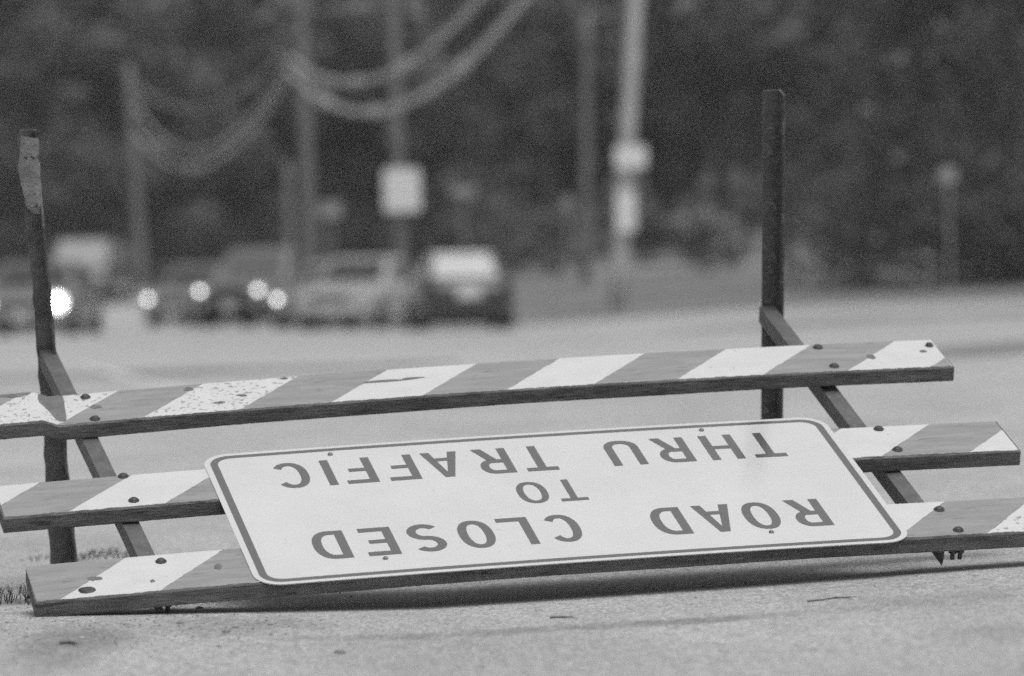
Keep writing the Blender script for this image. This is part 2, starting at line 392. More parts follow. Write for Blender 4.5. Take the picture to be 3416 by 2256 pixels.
# flange folded flat across the upper part of the left leg
v = []; f = []; zz_ = np.linspace(.315, .515, 22)
for i, z in enumerate(zz_):
    cx = float(np.interp(z, zl_, xr_)); xa = float(np.interp(z, za_, xa_)); e_ = .006 * math.sin((z - .315) * 40); q = sm(.315, .345, z)
    for u in np.linspace(0, 1, 6):
        x = cx + .0015 + (xa - cx + .001) * u * (1 - .35 * (1 - q)) ; v.append((x, PY - .014 - .010 * math.sin(u * 3.1) * q - e_ * u + .003 * math.sin(z * 140 + u * 9), z + .012 * u * (1 if i > 18 else 0)))
    if i:
        for k in range(5): a = 6 * i + k; f.append((a - 6, a - 5, a + 1, a))
fl = mesh('folded_flange', v, f, M_scrape, ll, True); fl['label'] = 'scraped flange folded flat on the left leg'
# bolts through rails and uprights
def bolt(x, y, z, r=.0105, h=.007, parent=bar, loc=OFF, name='bolt', m_=None):
    b = MB(); rings = []
    for (rr, zz) in ((r * 1.35, 0), (r * 1.35, .0018), (r, .0022), (r, h * .75), (r * .7, h), (r * .2, h * 1.08)):
        rings.append([(x + rr * math.cos(t), y + rr * math.sin(t), z + zz) for t in np.linspace(0, 2 * math.pi, 12, endpoint=False)])
    b.loft(rings); return b.build(name, m_ or M_bolt, parent, True, loc)
for (xx, y) in [(-.972, .805), (-.970, .664), (.876, .808), (.880, .678)]: bolt(xx, y, float(bow1(xx)) - .002, .0095, .007)
for (xx, y) in [(-.958, .300), (-.956, .154), (.879, .289), (.886, .157), (.876, -.208), (.884, -.330), (-.95, -.200)]: bolt(xx, y, float(bow(xx)) - .002, .0095, .007)
bolt(-1.132, -.318, float(bow(-1.13)) - .0045, .017, .004)
bolt(1.161, .788, float(bow1(1.161)) - .002, .008, .008)
# bolt ends and nuts below the near rail
for xx, y in [(-.955, -.325), (.872, -.335), (.89, -.335)]:
    MB().disc_cyl((xx, y, -.058), (0, 0, 1), .0055, .03, 8).disc_cyl((xx, y, -.053), (0, 0, 1), .010, .008, 6).build('bolt_end', M_bolt, bar, False, OFF)

# sign panel bolted on, upside down: text runs to -x with its top towards the camera (-y)
def rrect(a, b, r, n=8):
    p = []
    for cx, cy, t0 in ((a - r, b - r, 0), (-a + r, b - r, 90), (-a + r, -b + r, 180), (a - r, -b + r, 270)):
        for i in range(n + 1): t = R(t0 + 90 * i / n); p.append((cx + r * math.cos(t), cy + r * math.sin(t)))
    return p
def sheet_ring(outer, inner, z, name, m_, parent):
    v = []; f = []; n = len(outer)
    for (o_, i_) in zip(outer, inner): v += [(*o_, z + float(bow(o_[0]))), (*i_, z + float(bow(i_[0])))]
    for i in range(n): k = (i + 1) % n; f.append((2 * i, 2 * k, 2 * k + 1, 2 * i + 1))
    return mesh(name, v, f, m_, parent)
def densify(p, m_=.06):
    out = []
    for i in range(len(p)):
        a = np.array(p[i]); b = np.array(p[(i + 1) % len(p)]); k = max(1, int(np.linalg.norm(b - a) / m_))
        out += [tuple(a + (b - a) * j / k) for j in range(k)]
    return out
outl = densify(rrect(.762, .381, .062))
n = len(outl); v = []; f = []
NR = 6    # concentric rings so that the panel follows its slight bow
for j in range(NR + 1):
    s = 1 - j / NR * .97
    for (x, y) in outl:
        xx, yy = x * (1 if j == 0 else s), y * (1 if j == 0 else s); v.append((xx, yy, float(bow(xx))))
for j in range(NR):
    for i in range(n): k = (i + 1) % n; f.append((j * n + i, j * n + k, (j + 1) * n + k, (j + 1) * n + i))
f.append(tuple(NR * n + i for i in range(n)))
sp = mesh('sign_panel', v, f, M_sign, bar, False, OFF); sp['label'] = 'white rectangular ROAD CLOSED TO THRU TRAFFIC sign face'
v = []; f = []
for (x, y) in outl: v += [(x, y, float(bow(x)) - .0001), (x * .9995, y * .9995, float(bow(x)) - .0024)]
for i in range(n): k = (i + 1) % n; f.append((2 * i, 2 * i + 1, 2 * k + 1, 2 * k))
mesh('panel_edge', v, f, M_signback, sp)
ob = densify(rrect(.748, .368, .050)); ib = densify(rrect(.7305, .3525, .036))
# same vertex count by construction of equal segments
def ring_pts(a, b, r, N=16, K=24):
    p = []
    cs = ((a - r, b - r, 0), (-a + r, b - r, 90), (-a + r, -b + r, 180), (a - r, -b + r, 270))
    for q in range(4):
        cx, cy, t0 = cs[q]
        for i in range(N + 1): t = R(t0 + 90 * i / N); p.append((cx + r * math.cos(t), cy + r * math.sin(t)))
        nx = cs[(q + 1) % 4]; e = np.array(p[-1]); t = R(nx[2]); s = np.array((nx[0] + r * math.cos(t), nx[1] + r * math.sin(t)))
        for i in range(1, K): p.append(tuple(e + (s - e) * i / K))
    return p
sheet_ring(ring_pts(.748, .368, .050), ring_pts(.7305, .3525, .036), .0003, 'border', M_legend, sp)

def ribbon(pts, hw):
    pts = [np.array(p, float) for p in pts]; l = []; r = []
    for i, p in enumerate(pts):
        d = pts[min(i + 1, len(pts) - 1)] - pts[max(i - 1, 0)]; d /= np.linalg.norm(d); nn = np.array([-d[1], d[0]])
        l.append(p + nn * hw); r.append(p - nn * hw)
    q = []
    for i in range(len(pts) - 1): q.append([l[i], l[i + 1], r[i + 1], r[i]])
    return q
def sup(cx, cy, rx, ry, a0, a1, n=28, e=2.35):
    out = []
    for t in np.linspace(R(a0), R(a1), n):
        c_, s_ = math.cos(t), math.sin(t)
        out.append((cx + rx * math.copysign(abs(c_) ** (2 / e), c_), cy + ry * math.copysign(abs(s_) ** (2 / e), s_)))
    return out
def arcring(cx, cy, rx, ry, t, a0, a1, n=30, e=2.3):
    o = sup(cx, cy, rx, ry, a0, a1, n, e); i_ = sup(cx, cy, rx - t, ry - t * .92, a0, a1, n, e)
    return [[np.array(o[k]), np.array(o[k + 1]), np.array(i_[k + 1]), np.array(i_[k])] for k in range(n - 1)]
def rect(x0, y0, x1, y1): return [[np.array(p) for p in ((x0, y0), (x1, y0), (x1, y1), (x0, y1))]]
def glyph(ch, w, h, t):
    g = []     # list of strokes; each stroke is a list of quads
    if ch in 'TILEFHU' or ch in 'RDA':
        pass
    if ch == 'I': g = [rect(0, 0, w, h)]
    elif ch == 'T': g = [rect(0, h - t, w, h), rect(w / 2 - t / 2, 0, w / 2 + t / 2, h - t)]
    elif ch == 'L': g = [rect(0, 0, t, h), rect(t, 0, w, t)]
    elif ch == 'E': g = [rect(0, 0, t, h), rect(t, 0, w, t), rect(t, h - t, w, h), rect(t, h / 2 - t * .45, w * .82, h / 2 + t * .45)]
    elif ch == 'F': g = [rect(0, 0, t, h), rect(t, h - t, w, h), rect(t, h * .47 - t * .45, w * .80, h * .47 + t * .45)]
    elif ch == 'H': g = [rect(0, 0, t, h), rect(w - t, 0, w, h), rect(t, h / 2 - t * .45, w - t, h / 2 + t * .45)]
    elif ch == 'O': g = [arcring(w / 2, h / 2, w / 2, h / 2, t, 0, 360, 48)]
    elif ch == 'C': g = [arcring(w / 2, h / 2, w / 2, h / 2, t, 38, 322, 44)]
    elif ch == 'U': g = [rect(0, w / 2, t, h), rect(w - t, w / 2, w, h), arcring(w / 2, w / 2, w / 2, w / 2, t, 180, 360, 26, 2.1)]
    elif ch == 'D':
        k = w * .42
        g = [rect(0, 0, t, h), rect(t, 0, k, t * .95), rect(t, h - t * .95, k, h), arcring(k, h / 2, w - k, h / 2, t, -90, 90, 30, 2.35)]
    elif ch == 'R':
        hm = h * .44; k = w * .55; rh = (h - hm) / 2
        g = [rect(0, 0, t, h), rect(t, h - t * .95, k, h), rect(t, hm, k, hm + t * .95), arcring(k, h - rh, w * .96 - k, rh, t, -90, 90, 24, 2.1),
             [[np.array(p) for p in ((w * .40, hm), (w - t * 1.15, 0), (w, 0), (w * .40 + t * 1.15, hm))]]]
    elif ch == 'A':
        c_ = w / 2; q = t * .55
        g = [[[np.array(p) for p in ((0, 0), (t * 1.06, 0), (c_ + .0001, h * .80), (c_, h), (c_ - q, h))]],
             [[np.array(p) for p in ((w, 0), (c_ + q, h), (c_, h), (c_ + .0001, h * .80), (w - t * 1.06, 0))]],
             rect(c_ - w * .26, h * .24, c_ + w * .26, h * .24 + t * .85)]
    elif ch == 'S':
        rx = w / 2 - t / 2; ry = (h - t) / 4; top = []; bot = []
        for a in np.linspace(35, 270, 26): top.append((w / 2 + rx * math.cos(R(a)), h / 2 + ry + ry * math.sin(R(a))))
        for a in np.linspace(90, -145, 26): bot.append((w / 2 + rx * math.cos(R(a)), h / 2 - ry + ry * math.sin(R(a))))
        g = [ribbon(top + bot[1:], t / 2)]
    return g
def letter(ch, s0, s1, q0, q1, t):
    w, h = s1 - s0, q1 - q0; v = []; f = []
    for k, st in enumerate(glyph(ch, w, h, t)):
        for quad in st:
            base = len(v)
            for p in quad:
                x = -(s0 + p[0]); y = -(q0 + p[1]); v.append((x, y, .0004 + .00012 * k + float(bow(x))))
            f.append(tuple(base + i for i in range(len(quad))))
    mesh('letter', v, f, M_legend, sp)
for ch, a, b in [('R', -.606, -.524), ('O', -.492, -.411), ('A', -.391, -.302), ('D', -.272, -.193), ('C', -.021, .059), ('L', .089, .163), ('O', .181, .262), ('S', .298, .377), ('E', .410, .485), ('D', .520, .600)]:
    letter(ch, a, b, .112, .267, .0215)
for ch, a, b in [('T', -.613, -.535), ('H', -.509, -.428), ('R', -.389, -.307), ('U', -.271, -.188), ('T', -.055, .021), ('R', .047, .129), ('A', .164, .252), ('F', .275, .349), ('F', .376, .451), ('I', .474, .4945), ('C', .532, .615)]:
    letter(ch, a, b, -.299, -.149, .0205)
for ch, a, b in [('T', -.081, -.016), ('O', .005, .076)]:
    letter(ch, a, b, -.088, .038, .0165)
for xx, y in [(-.460, .330), (-.453, -.287), (.448, .333), (.449, -.288)]: bolt(xx, y, float(bow(xx)) + .0002, .0048, .005, sp, (0, 0, 0), 'rivet', M_legend)

# ------------------------------------------------------------------ vehicles
M_tyre = mat('tyre_rubber', .02, .85, .2, 20, .2)
M_rim = mat('wheel_rim', .3, .4, .2, 20, .5, metal=.6)
M_glass = mat('car_glass', .03, .06, .1, 3, .6)
M_dark = mat('black_trim', .025, .6, .2, 20, .3)
M_plate = mat('number_plate', .6, .5, .1, 30, .4)
M_lampoff = mat('clear_lamp', .45, .2, .1, 20, .5)
def paint(name, v): return mat(name, v, .3, .06, 3, .5, coat=.8)
M_on = mat('lit_headlamp', .8, .3, 0.0, 5, .4, emit=6.0)
M_halo = mat('lamp_halo', .7, .3, .05, 10, .5, emit=.45)  # emission for the halo discs around lit headlamps
M_halo_b = mat('bright_lamp_halo', .8, .3, .05, 10, .5, emit=2.6)
M_bright = mat('bright_headlamp', .8, .3, 0.0, 5, .4, emit=90.0)

def vehicle(name, label, px, base_py, D, rz, L, Wd, H, kind, body, roofm, lamp='off', plate=True, glass=None):
    p = at(px, base_py, D); z = float(gz(p[0], D))
    g_ = empty(name, (p[0], D, z), rz); tag(g_, label, 'van' if 'van' in name else 'truck' if 'truck' in name else 'car', 'vehicles queued on the road')
    hw = Wd / 2; glass = glass or M_glass
    belt = {'sedan': .60, 'suv': .57, 'van': .50, 'pickup': .56}[kind] * H + (.06 if kind == 'sedan' else .08)
    hood = belt - {'sedan': .06, 'suv': .02, 'van': .04, 'pickup': .02}[kind] * H
    zb = .20 if kind == 'sedan' else .28
    st = {'sedan': [(-.5, .12, .30, .78), (-.485, .03, .16, .90), (-.43, 0, .07, .97), (-.33, 0, .02, 1), (-.18, 0, 0, 1), (.1, 0, 0, 1), (.36, 0, 0, .99), (.45, .02, .03, .95), (.49, .06, .08, .88), (.5, .12, .22, .8)],
          'suv': [(-.5, .14, .22, .80), (-.485, .03, .10, .92), (-.43, 0, .05, .98), (-.3, 0, .01, 1), (-.18, 0, 0, 1), (.1, 0, 0, 1), (.38, 0, 0, .99), (.46, .02, 0, .96), (.49, .05, .02, .92), (.5, .12, .08, .86)],
          'van': [(-.5, .12, .25, .82), (-.485, .03, .12, .93), (-.44, 0, .04, .98), (-.36, 0, 0, 1), (-.18, 0, 0, 1), (.1, 0, 0, 1), (.38, 0, 0, 1), (.46, .02, 0, .98), (.49, .04, 0, .96), (.5, .1, .04, .92)],
          'pickup': [(-.5, .14, .22, .82), (-.485, .03, .10, .94), (-.43, 0, .04, .98), (-.3, 0, .01, 1), (-.18, 0, 0, 1), (.1, 0, 0, 1), (.38, 0, 0, 1), (.46, .02, 0, .98), (.49, .04, 0, .96), (.5, .1, .06, .92)]}[kind]
    rings = []
    for (fy, up, dn, wf) in st:
        w = hw * wf; a = zb + up; t = (hood if fy < -.2 else belt) - dn; mdl = a + (t - a) * .55
        half = [(w * .86, a), (w * .97, a + .07), (w, mdl), (w * .985, t - .12), (w * .93, t - .03), (w * .80, t), (w * .4, t + .02)]
        rings.append([(x, fy * L, z_) for x, z_ in half] + [(-x, fy * L, z_) for x, z_ in half[::-1]])
    bo = MB().loft(rings).build('body', body, g_, True)
    cab = {'sedan': [(-.22, -.06), (.18, .36)], 'suv': [(-.20, -.08), (.40, .47)], 'van': [(-.36, -.22), (.46, .49)], 'pickup': [(-.18, -.07), (.10, .15)]}[kind]
    yb0, yt0 = cab[0][0] * L, cab[0][1] * L; yt1, yb1 = cab[1][0] * L, cab[1][1] * L
    wb, wt = hw * .90, hw * (.72 if kind == 'sedan' else .78 if kind != 'van' else .84); zl = belt - .02; zr = H - .07
    cring = lambda w, y0, y1, zz, r: [(-w + r, y0, zz), (w - r, y0, zz), (w, y0 + r, zz), (w, y1 - r, zz), (w - r, y1, zz), (-w + r, y1, zz), (-w, y1 - r, zz), (-w, y0 + r, zz)]
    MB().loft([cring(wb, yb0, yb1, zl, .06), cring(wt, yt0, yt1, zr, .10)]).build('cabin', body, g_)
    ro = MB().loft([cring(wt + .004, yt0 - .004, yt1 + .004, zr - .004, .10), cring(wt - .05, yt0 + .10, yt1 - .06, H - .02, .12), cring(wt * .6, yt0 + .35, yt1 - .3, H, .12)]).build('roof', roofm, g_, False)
    def pane(c4, name, off):
        v = [tuple(np.array(q) + np.array(off)) for q in c4] + [tuple(np.array(q) - np.array(off) * .5) for q in c4]
        return mesh(name, v, [(0, 1, 2, 3), (7, 6, 5, 4), (0, 4, 5, 1), (1, 5, 6, 2), (2, 6, 7, 3), (3, 7, 4, 0)], glass, g_)
    lerp = lambda a, b, t: tuple(np.array(a) + (np.array(b) - np.array(a)) * t)
    A0, A1, B0, B1 = (-wb, yb0, zl), (wb, yb0, zl), (-wt, yt0, zr), (wt, yt0, zr)
    def sub(P, Q, S, T, u0, u1, v0, v1):
        f_ = lambda u, w_: lerp(lerp(P, Q, u), lerp(S, T, u), w_); return [f_(u0, v0), f_(u1, v0), f_(u1, v1), f_(u0, v1)]
    pane(sub(A0, A1, B0, B1, .08, .92, .10, .94), 'windshield', (0, -.010, .008))
    D0, D1, E0, E1 = (-wb, yb1, zl), (wb, yb1, zl), (-wt, yt1, zr), (wt, yt1, zr)
    pane(sub(D0, D1, E0, E1, .1, .9, .15, .92), 'rear_window', (0, .010, .008))
    for s in (-1, 1):
        P, Q, S, T = (s * wb, yb0, zl), (s * wb, yb1, zl), (s * wt, yt0, zr), (s * wt, yt1, zr)
        cuts = [(.08, .47), (.52, .92)] if kind != 'pickup' else [(.08, .92)]
        for (u0, u1) in cuts: pane(sub(P, Q, S, T, u0, u1, .14, .92), 'side_window', (s * .008, 0, .003))
        # mirror
        MB().box((s * (hw + .06), yb0 + .12, belt + .05), (.18, .09, .13), .02).build('mirror', body, g_, True)
    wr = .31 if kind == 'sedan' else .37
    for s in (-1, 1):
        for fy in (-.31, .30):
            c_ = (s * (hw - .09), fy * L, wr)
            w_ = MB().disc_cyl(c_, (1, 0, 0), wr, .21, 22).build('wheel', M_tyre, g_, True)
            MB().disc_cyl((s * (hw + .018), fy * L, wr), (1, 0, 0), wr * .62, .02, 16).build('rim', M_rim, w_)
    MB().box((0, 0, .21), (Wd * .80, L * .86, .20), .03).build('underbody_shade', M_dark, g_)  # dark underbody block, set low to stand in for shade beneath the car
    zf = hood - .24 if kind != 'sedan' else hood - .22
    yf = -.5 * L
    MB().box((0, yf + .02, zf - .01), (hw * .95, .08, .13 if kind == 'sedan' else .22), .02).build('grille', M_dark, g_)
    MB().box((0, yf + .03, zb + .16), (Wd * .90, .16, .16), .04).build('bumper', body if kind == 'sedan' else M_dark, g_, True)
    MB().box((0, yf + .06, zb + .03), (Wd * .78, .1, .12), .03).build('air_dam', M_dark, g_)
    for s in (-1, 1):
        lm = {'off': M_lampoff, 'on': M_on, 'bright': M_bright}[lamp]
        h_ = MB().box((s * hw * .70, yf + .045, zf + .02), (.34, .10, .16), .04).build('headlight', M_lampoff, g_, True)
        if lamp != 'off':
            rc, rr = (.06, .17) if lamp == 'bright' else (.045, .085)
            MB().disc_cyl((s * hw * .72, yf - .012, zf + .02), (0, 1, 0), rr, .02, 22).build('halo_disc', M_halo_b if lamp == 'bright' else M_halo, h_)  # glowing disc added behind the lamp as its soft halo
            MB().disc_cyl((s * hw * .72, yf - .030, zf + .02), (0, 1, 0), rc, .02, 18).build('lamp', lm, h_)
        MB().disc_cyl((s * hw * .66, yf - .062, zb + .17), (0, 1, 0), .06, .03, 14).build('fog_lamp', M_lampoff, g_)
        MB().box((s * hw * .80, .5 * L - .02, belt - .16), (.22, .06, .22), .03).build('tail_light', M_dark, g_, True)
    if plate:
        MB().box((0, yf - .07, zb + .20), (.30, .015, .15)).build('number_plate', M_plate, g_)
        MB().box((0, .5 * L + .015, belt - .24), (.46, .03, .22)).build('number_plate', M_plate, g_)
    return g_

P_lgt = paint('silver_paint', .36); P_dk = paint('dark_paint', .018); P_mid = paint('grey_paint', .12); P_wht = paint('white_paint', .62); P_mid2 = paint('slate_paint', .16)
M_glare = mat('painted_glare_glass', .55, .15, .05, 3, .6)  # sky glare painted into the glass colour
M_vglass = mat('painted_glare_van_glass', .26, .2, .1, 3, .5)  # weaker windscreen glare, put into the van's glass colour
vehicle('parked_car', 'dark car with pale roof and glare-toned glass, rightmost of the queued vehicles', 1064, 765, 97, R(186), 4.3, 1.78, 1.47, 'sedan', P_dk, P_wht, 'off', True, M_glare)
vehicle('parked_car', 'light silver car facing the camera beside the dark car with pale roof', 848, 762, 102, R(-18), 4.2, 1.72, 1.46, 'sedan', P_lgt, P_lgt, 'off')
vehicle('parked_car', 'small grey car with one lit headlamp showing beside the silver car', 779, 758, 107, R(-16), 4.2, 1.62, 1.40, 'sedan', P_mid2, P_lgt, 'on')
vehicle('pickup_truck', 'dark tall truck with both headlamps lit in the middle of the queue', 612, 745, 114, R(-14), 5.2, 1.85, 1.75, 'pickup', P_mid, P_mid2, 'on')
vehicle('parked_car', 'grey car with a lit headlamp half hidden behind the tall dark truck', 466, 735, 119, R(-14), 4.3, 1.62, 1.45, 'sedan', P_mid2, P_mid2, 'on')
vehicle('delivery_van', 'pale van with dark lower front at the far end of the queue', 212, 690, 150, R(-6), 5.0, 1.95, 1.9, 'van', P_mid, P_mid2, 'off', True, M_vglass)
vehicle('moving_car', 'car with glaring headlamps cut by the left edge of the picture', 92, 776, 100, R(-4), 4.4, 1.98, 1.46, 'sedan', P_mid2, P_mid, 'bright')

# ------------------------------------------------------------------ poles, cables, signs
M_pole = mat('weathered_timber_pole', .17, .85, .25, 3, .2, stretch=(4, 4, .4))
M_pale = mat('pale_concrete_pole', .42, .8, .15, 3, .3)
M_cable = mat('pale_cable_sheath', .42, .6, .1, 5, .3)
M_signw = mat('white_sign_sheet', .72, .4, .04, 5, .4)
M_ins = mat('porcelain_insulator', .35, .3, .1, 10, .5)
M_thin = mat('galvanised_post', .28, .5, .15, 10, .4)
def pole(name, label, foot, head, r0, r1, m_, arms=(), cat='pole', group='utility poles', fittings=()):
    e = empty(name, tuple(foot)); tag(e, label, cat, group); d = np.array(head) - np.array(foot)
    sh = [d * t for t in np.linspace(-.02, 1, 9)]; MB().tube(sh, list(np.linspace(r0, r1, 9)), 14).build('shaft', m_, e, True)
    MB().tube([d, d + np.array([0, 0, .05])], [r1, r1 * .6], 14).build('cap', m_, e)
    for t in arms:
        p = d * t; a = MB().box((p[0], p[1] - r1 - .05, p[2]), (2.0, .09, .11), .015).build('crossarm', m_, e)
        for dx in (-.9, -.45, .45, .9): MB().tube([(p[0] + dx, p[1] - r1 - .05, p[2] + .05), (p[0] + dx, p[1] - r1 - .05, p[2] + .16), (p[0] + dx, p[1] - r1 - .05, p[2] + .22)], [.025, .05, .03], 8).build('insulator', M_ins, a)
    for t in fittings:
        p = d * t; MB().box((p[0], p[1] - r0 - .04, p[2]), (.12, .10, .22), .02).build('cable_bracket', M_thin, e)
    return e
def foot(px, D, gfun=gz): 
    p = at(px, 690, D); return np.array([p[0], D, float(gfun(p[0], D))])
f1 = foot(332, 168); h1 = at(298, 150, 168)
pole('utility_pole', 'lone leaning timber pole at left above the van', f1, h1, .17, .13, M_pole, (), fittings=(.93, .86, .8))
f2 = foot(722, 117); h2 = at(690, -260, 117)
pole('utility_pole', 'timber pole carrying both cable spans behind the silver car', f2, h2, .17, .13, M_pole, (.97,), fittings=(.62, .58))
f2b = foot(672, 140); h2b = at(668, 380, 140)
pole('utility_pole', 'short stub pole just left of the cable pole', f2b, h2b, .13, .11, M_pole)
f3 = foot(934, 112); h3 = at(903, -250, 112)
pole('utility_pole', 'timber pole behind the large blank white square sign', f3, h3, .15, .12, M_pole, (.98,))
f4 = np.array([*at(1432, 740, 107.5)[:2], 0]); f4[2] = float(lawn_z(f4[0], f4[1])) ; h4 = at(1487, -240, 107.5)
pole('utility_pole', 'pale bright pole with stacked plates standing on the lawn edge', f4, h4, .18, .15, M_pale)
f5 = np.array([*at(1356, 620, 128)[:2], 0]); f5[2] = float(lawn_z(f5[0], f5[1])); h5 = at(1362, 30, 128)
pole('utility_pole', 'slim grey pole on the lawn left of the pale bright pole', f5, h5, .13, .10, M_pole)
f6 = np.array([4.7, 40.0, float(gz(4.7, 40.0))]); h6 = np.array([4.7, 40.0, 13.6])
pole('utility_pole', 'tall near pole that carries the upper ends of the cables', f6, h6, .17, .13, M_pole, (.98,))

def cable(label, p0, p1, sag, r, splices=()):
    p0 = np.array(p0); p1 = np.array(p1); pts = []
    for t in np.linspace(0, 1, 60): q = p0 + (p1 - p0) * t; q[2] -= 4 * sag * t * (1 - t); pts.append(q)
    o = p0.copy(); e = empty('overhead_cable', tuple(o)); tag(e, label, 'cable', 'overhead cables')
    MB().tube([q - o for q in pts], r, 8).build('strand', M_cable, e, True)
    for t in splices:
        i = int(t * 59); MB().tube([pts[i - 1] - o, pts[i] - o, pts[i + 1] - o], [r * 1.2, r * 2.0, r * 1.2], 8).build('splice_case', M_cable, e, True)
q2 = lambda y: at(668, y, 115)
E6 = np.array([4.62, 40.0, 0])
cable('lower pale cable sagging from the left pole up to the top of the frame', q2(165), E6 + [0, 0, 12.0], 4.25, .062, (.12, .27, .45))
cable('upper pale cable sagging just above the lower one', q2(132), E6 + [0, 0, 12.9], 4.05, .05, (.21, .33))
q1 = lambda y: at(312, y, 167)
cable('lowest of three cables between the lone left pole and the cable pole', q1(300), q2(178), 1.65, .046, (.45,))
cable('middle of three cables between the lone left pole and the cable pole', q1(240), q2(150), 1.75, .040)
cable('faint top cable between the lone left pole and the cable pole', q1(190), q2(110), 1.1, .024)

def plate_sign(name, label, px, py, D, w, h, m_=None, post=None, round_=False, cat='sign', gfun=gz):
    p = at(px, py, D); e = empty(name, tuple(p)); tag(e, label, cat)
    if round_: MB().disc_cyl((0, 0, 0), (0, 1, 0), w / 2, .02, 20).build('face', m_ or M_signw, e)
    else:
        o = rrect(w / 2, h / 2, min(w, h) * .1, 4); MB().loft([[(x, -.012, z) for x, z in o], [(x, .012, z) for x, z in o]]).build('face', m_ or M_signw, e)
    if post:
        zg = float(gfun(p[0], p[1])); MB().tube([(0, .045, zg - p[2] - .1), (0, .045, h * .45)], .03, 8).build('post', M_thin, e)
    return e
plate_sign('road_sign', 'large blank white square sign on the timber pole above the cars', 932, 441, 111.6, .80, .95)
plate_sign('road_sign', 'small pale sign on a thin post left of the large white square sign', 766, 485, 120, .56, .36, M_path, True)
plate_sign('pole_plate', 'wide white plate, upper of the two on the pale pole', 1462, 364, 107.2, .66, .46)
plate_sign('pole_plate', 'tall narrow white plate, lower of the two on the pale pole', 1452, 490, 107.2, .40, .84)
plate_sign('road_sign', 'small round pale disc on a post beside the slim grey pole', 1316, 470, 126, .34, .34, M_path, True, True, gfun=lawn_z)
plate_sign('road_marker', 'little round white marker standing on the road edge right of the dark car', 1281, 674, 106.8, .34, .34, M_path, True, True, 'marker', gfun=lawn_z)
plate_sign('road_sign', 'thin roadside post with a small dull sign in front of the right conifer', 2199, 405, 104.8, .30, .30, M_path, True, False, gfun=lawn_z)
plate_sign('road_sign', 'faint dull sign low among the trees right of the white square sign', 1075, 442, 126, .62, .26, M_path, True, False, gfun=lawn_z)
M_stone = mat('pale_stone', .36, .8, .15, 4, .3)
for (px, py, w, h, lab) in [(1762, 540, .30, .85, 'pale stone post half hidden by the right barricade leg'), (1851, 545, .30, .62, 'pale stone post right of the barricade leg'), (1906, 548, .36, .55, 'pale stone post nearest to the conifer')]:
    p = at(px, py, 134); zg = float(lawn_z(p[0], 134)); e = MB()
    o = rrect(w / 2, .1, .03, 3); e.loft([[(x, y, 0) for x, y in o], [(x, y, h * .9) for x, y in o], [(x * .8, y * .8, h) for x, y in o]])
    tag(e.build('stone_post', M_stone, None, False, (p[0], 134, zg)), lab, 'post', 'stone posts on the lawn')

# ------------------------------------------------------------------ trees and shrubs
M_bark = mat('tree_bark', .10, .9, .3, 4, .2, stretch=(3, 3, .6), bump=.5)
M_leaf = [mat('leaves_dark', .105, .6, .45, .45, .3), mat('leaves_mid', .15, .6, .4, .45, .3), mat('leaves_pale', .22, .6, .3, .6, .3), mat('leaves_right', .065, .35, .6, 2.0, .6)]
def leaf_mesh(name, centers, radii, per, size, m_, parent, rg, flat=.75):
    n = len(centers) * per
    c = np.repeat(centers, per, 0); r = np.repeat(radii, per)
    d = rg.normal(size=(n, 3)); d /= np.linalg.norm(d, axis=1)[:, None]; rad = r * rg.uniform(.25, 1.0, n) ** .5
    p = c + d * rad[:, None] * np.array([1, 1, flat])
    a = rg.normal(size=(n, 3)); a /= np.linalg.norm(a, axis=1)[:, None]; b = np.cross(a, d + rg.normal(size=(n, 3)) * .4); b /= np.linalg.norm(b, axis=1)[:, None] + 1e-9
    s = size * rg.uniform(.6, 1.4, n)[:, None]
    v = np.empty((n, 4, 3)); v[:, 0] = p - a * s; v[:, 1] = p + b * s * .55; v[:, 2] = p + a * s; v[:, 3] = p - b * s * .55
    me = bpy.data.meshes.new(name); me.vertices.add(4 * n); me.vertices.foreach_set('co', v.ravel()); me.loops.add(4 * n); me.polygons.add(n)
    me.loops.foreach_set('vertex_index', np.arange(4 * n)); me.polygons.foreach_set('loop_start', np.arange(0, 4 * n, 4)); me.update(); me.validate()
    me.materials.append(m_); o = bpy.data.objects.new(name, me); col.objects.link(o); o.parent = parent; return o
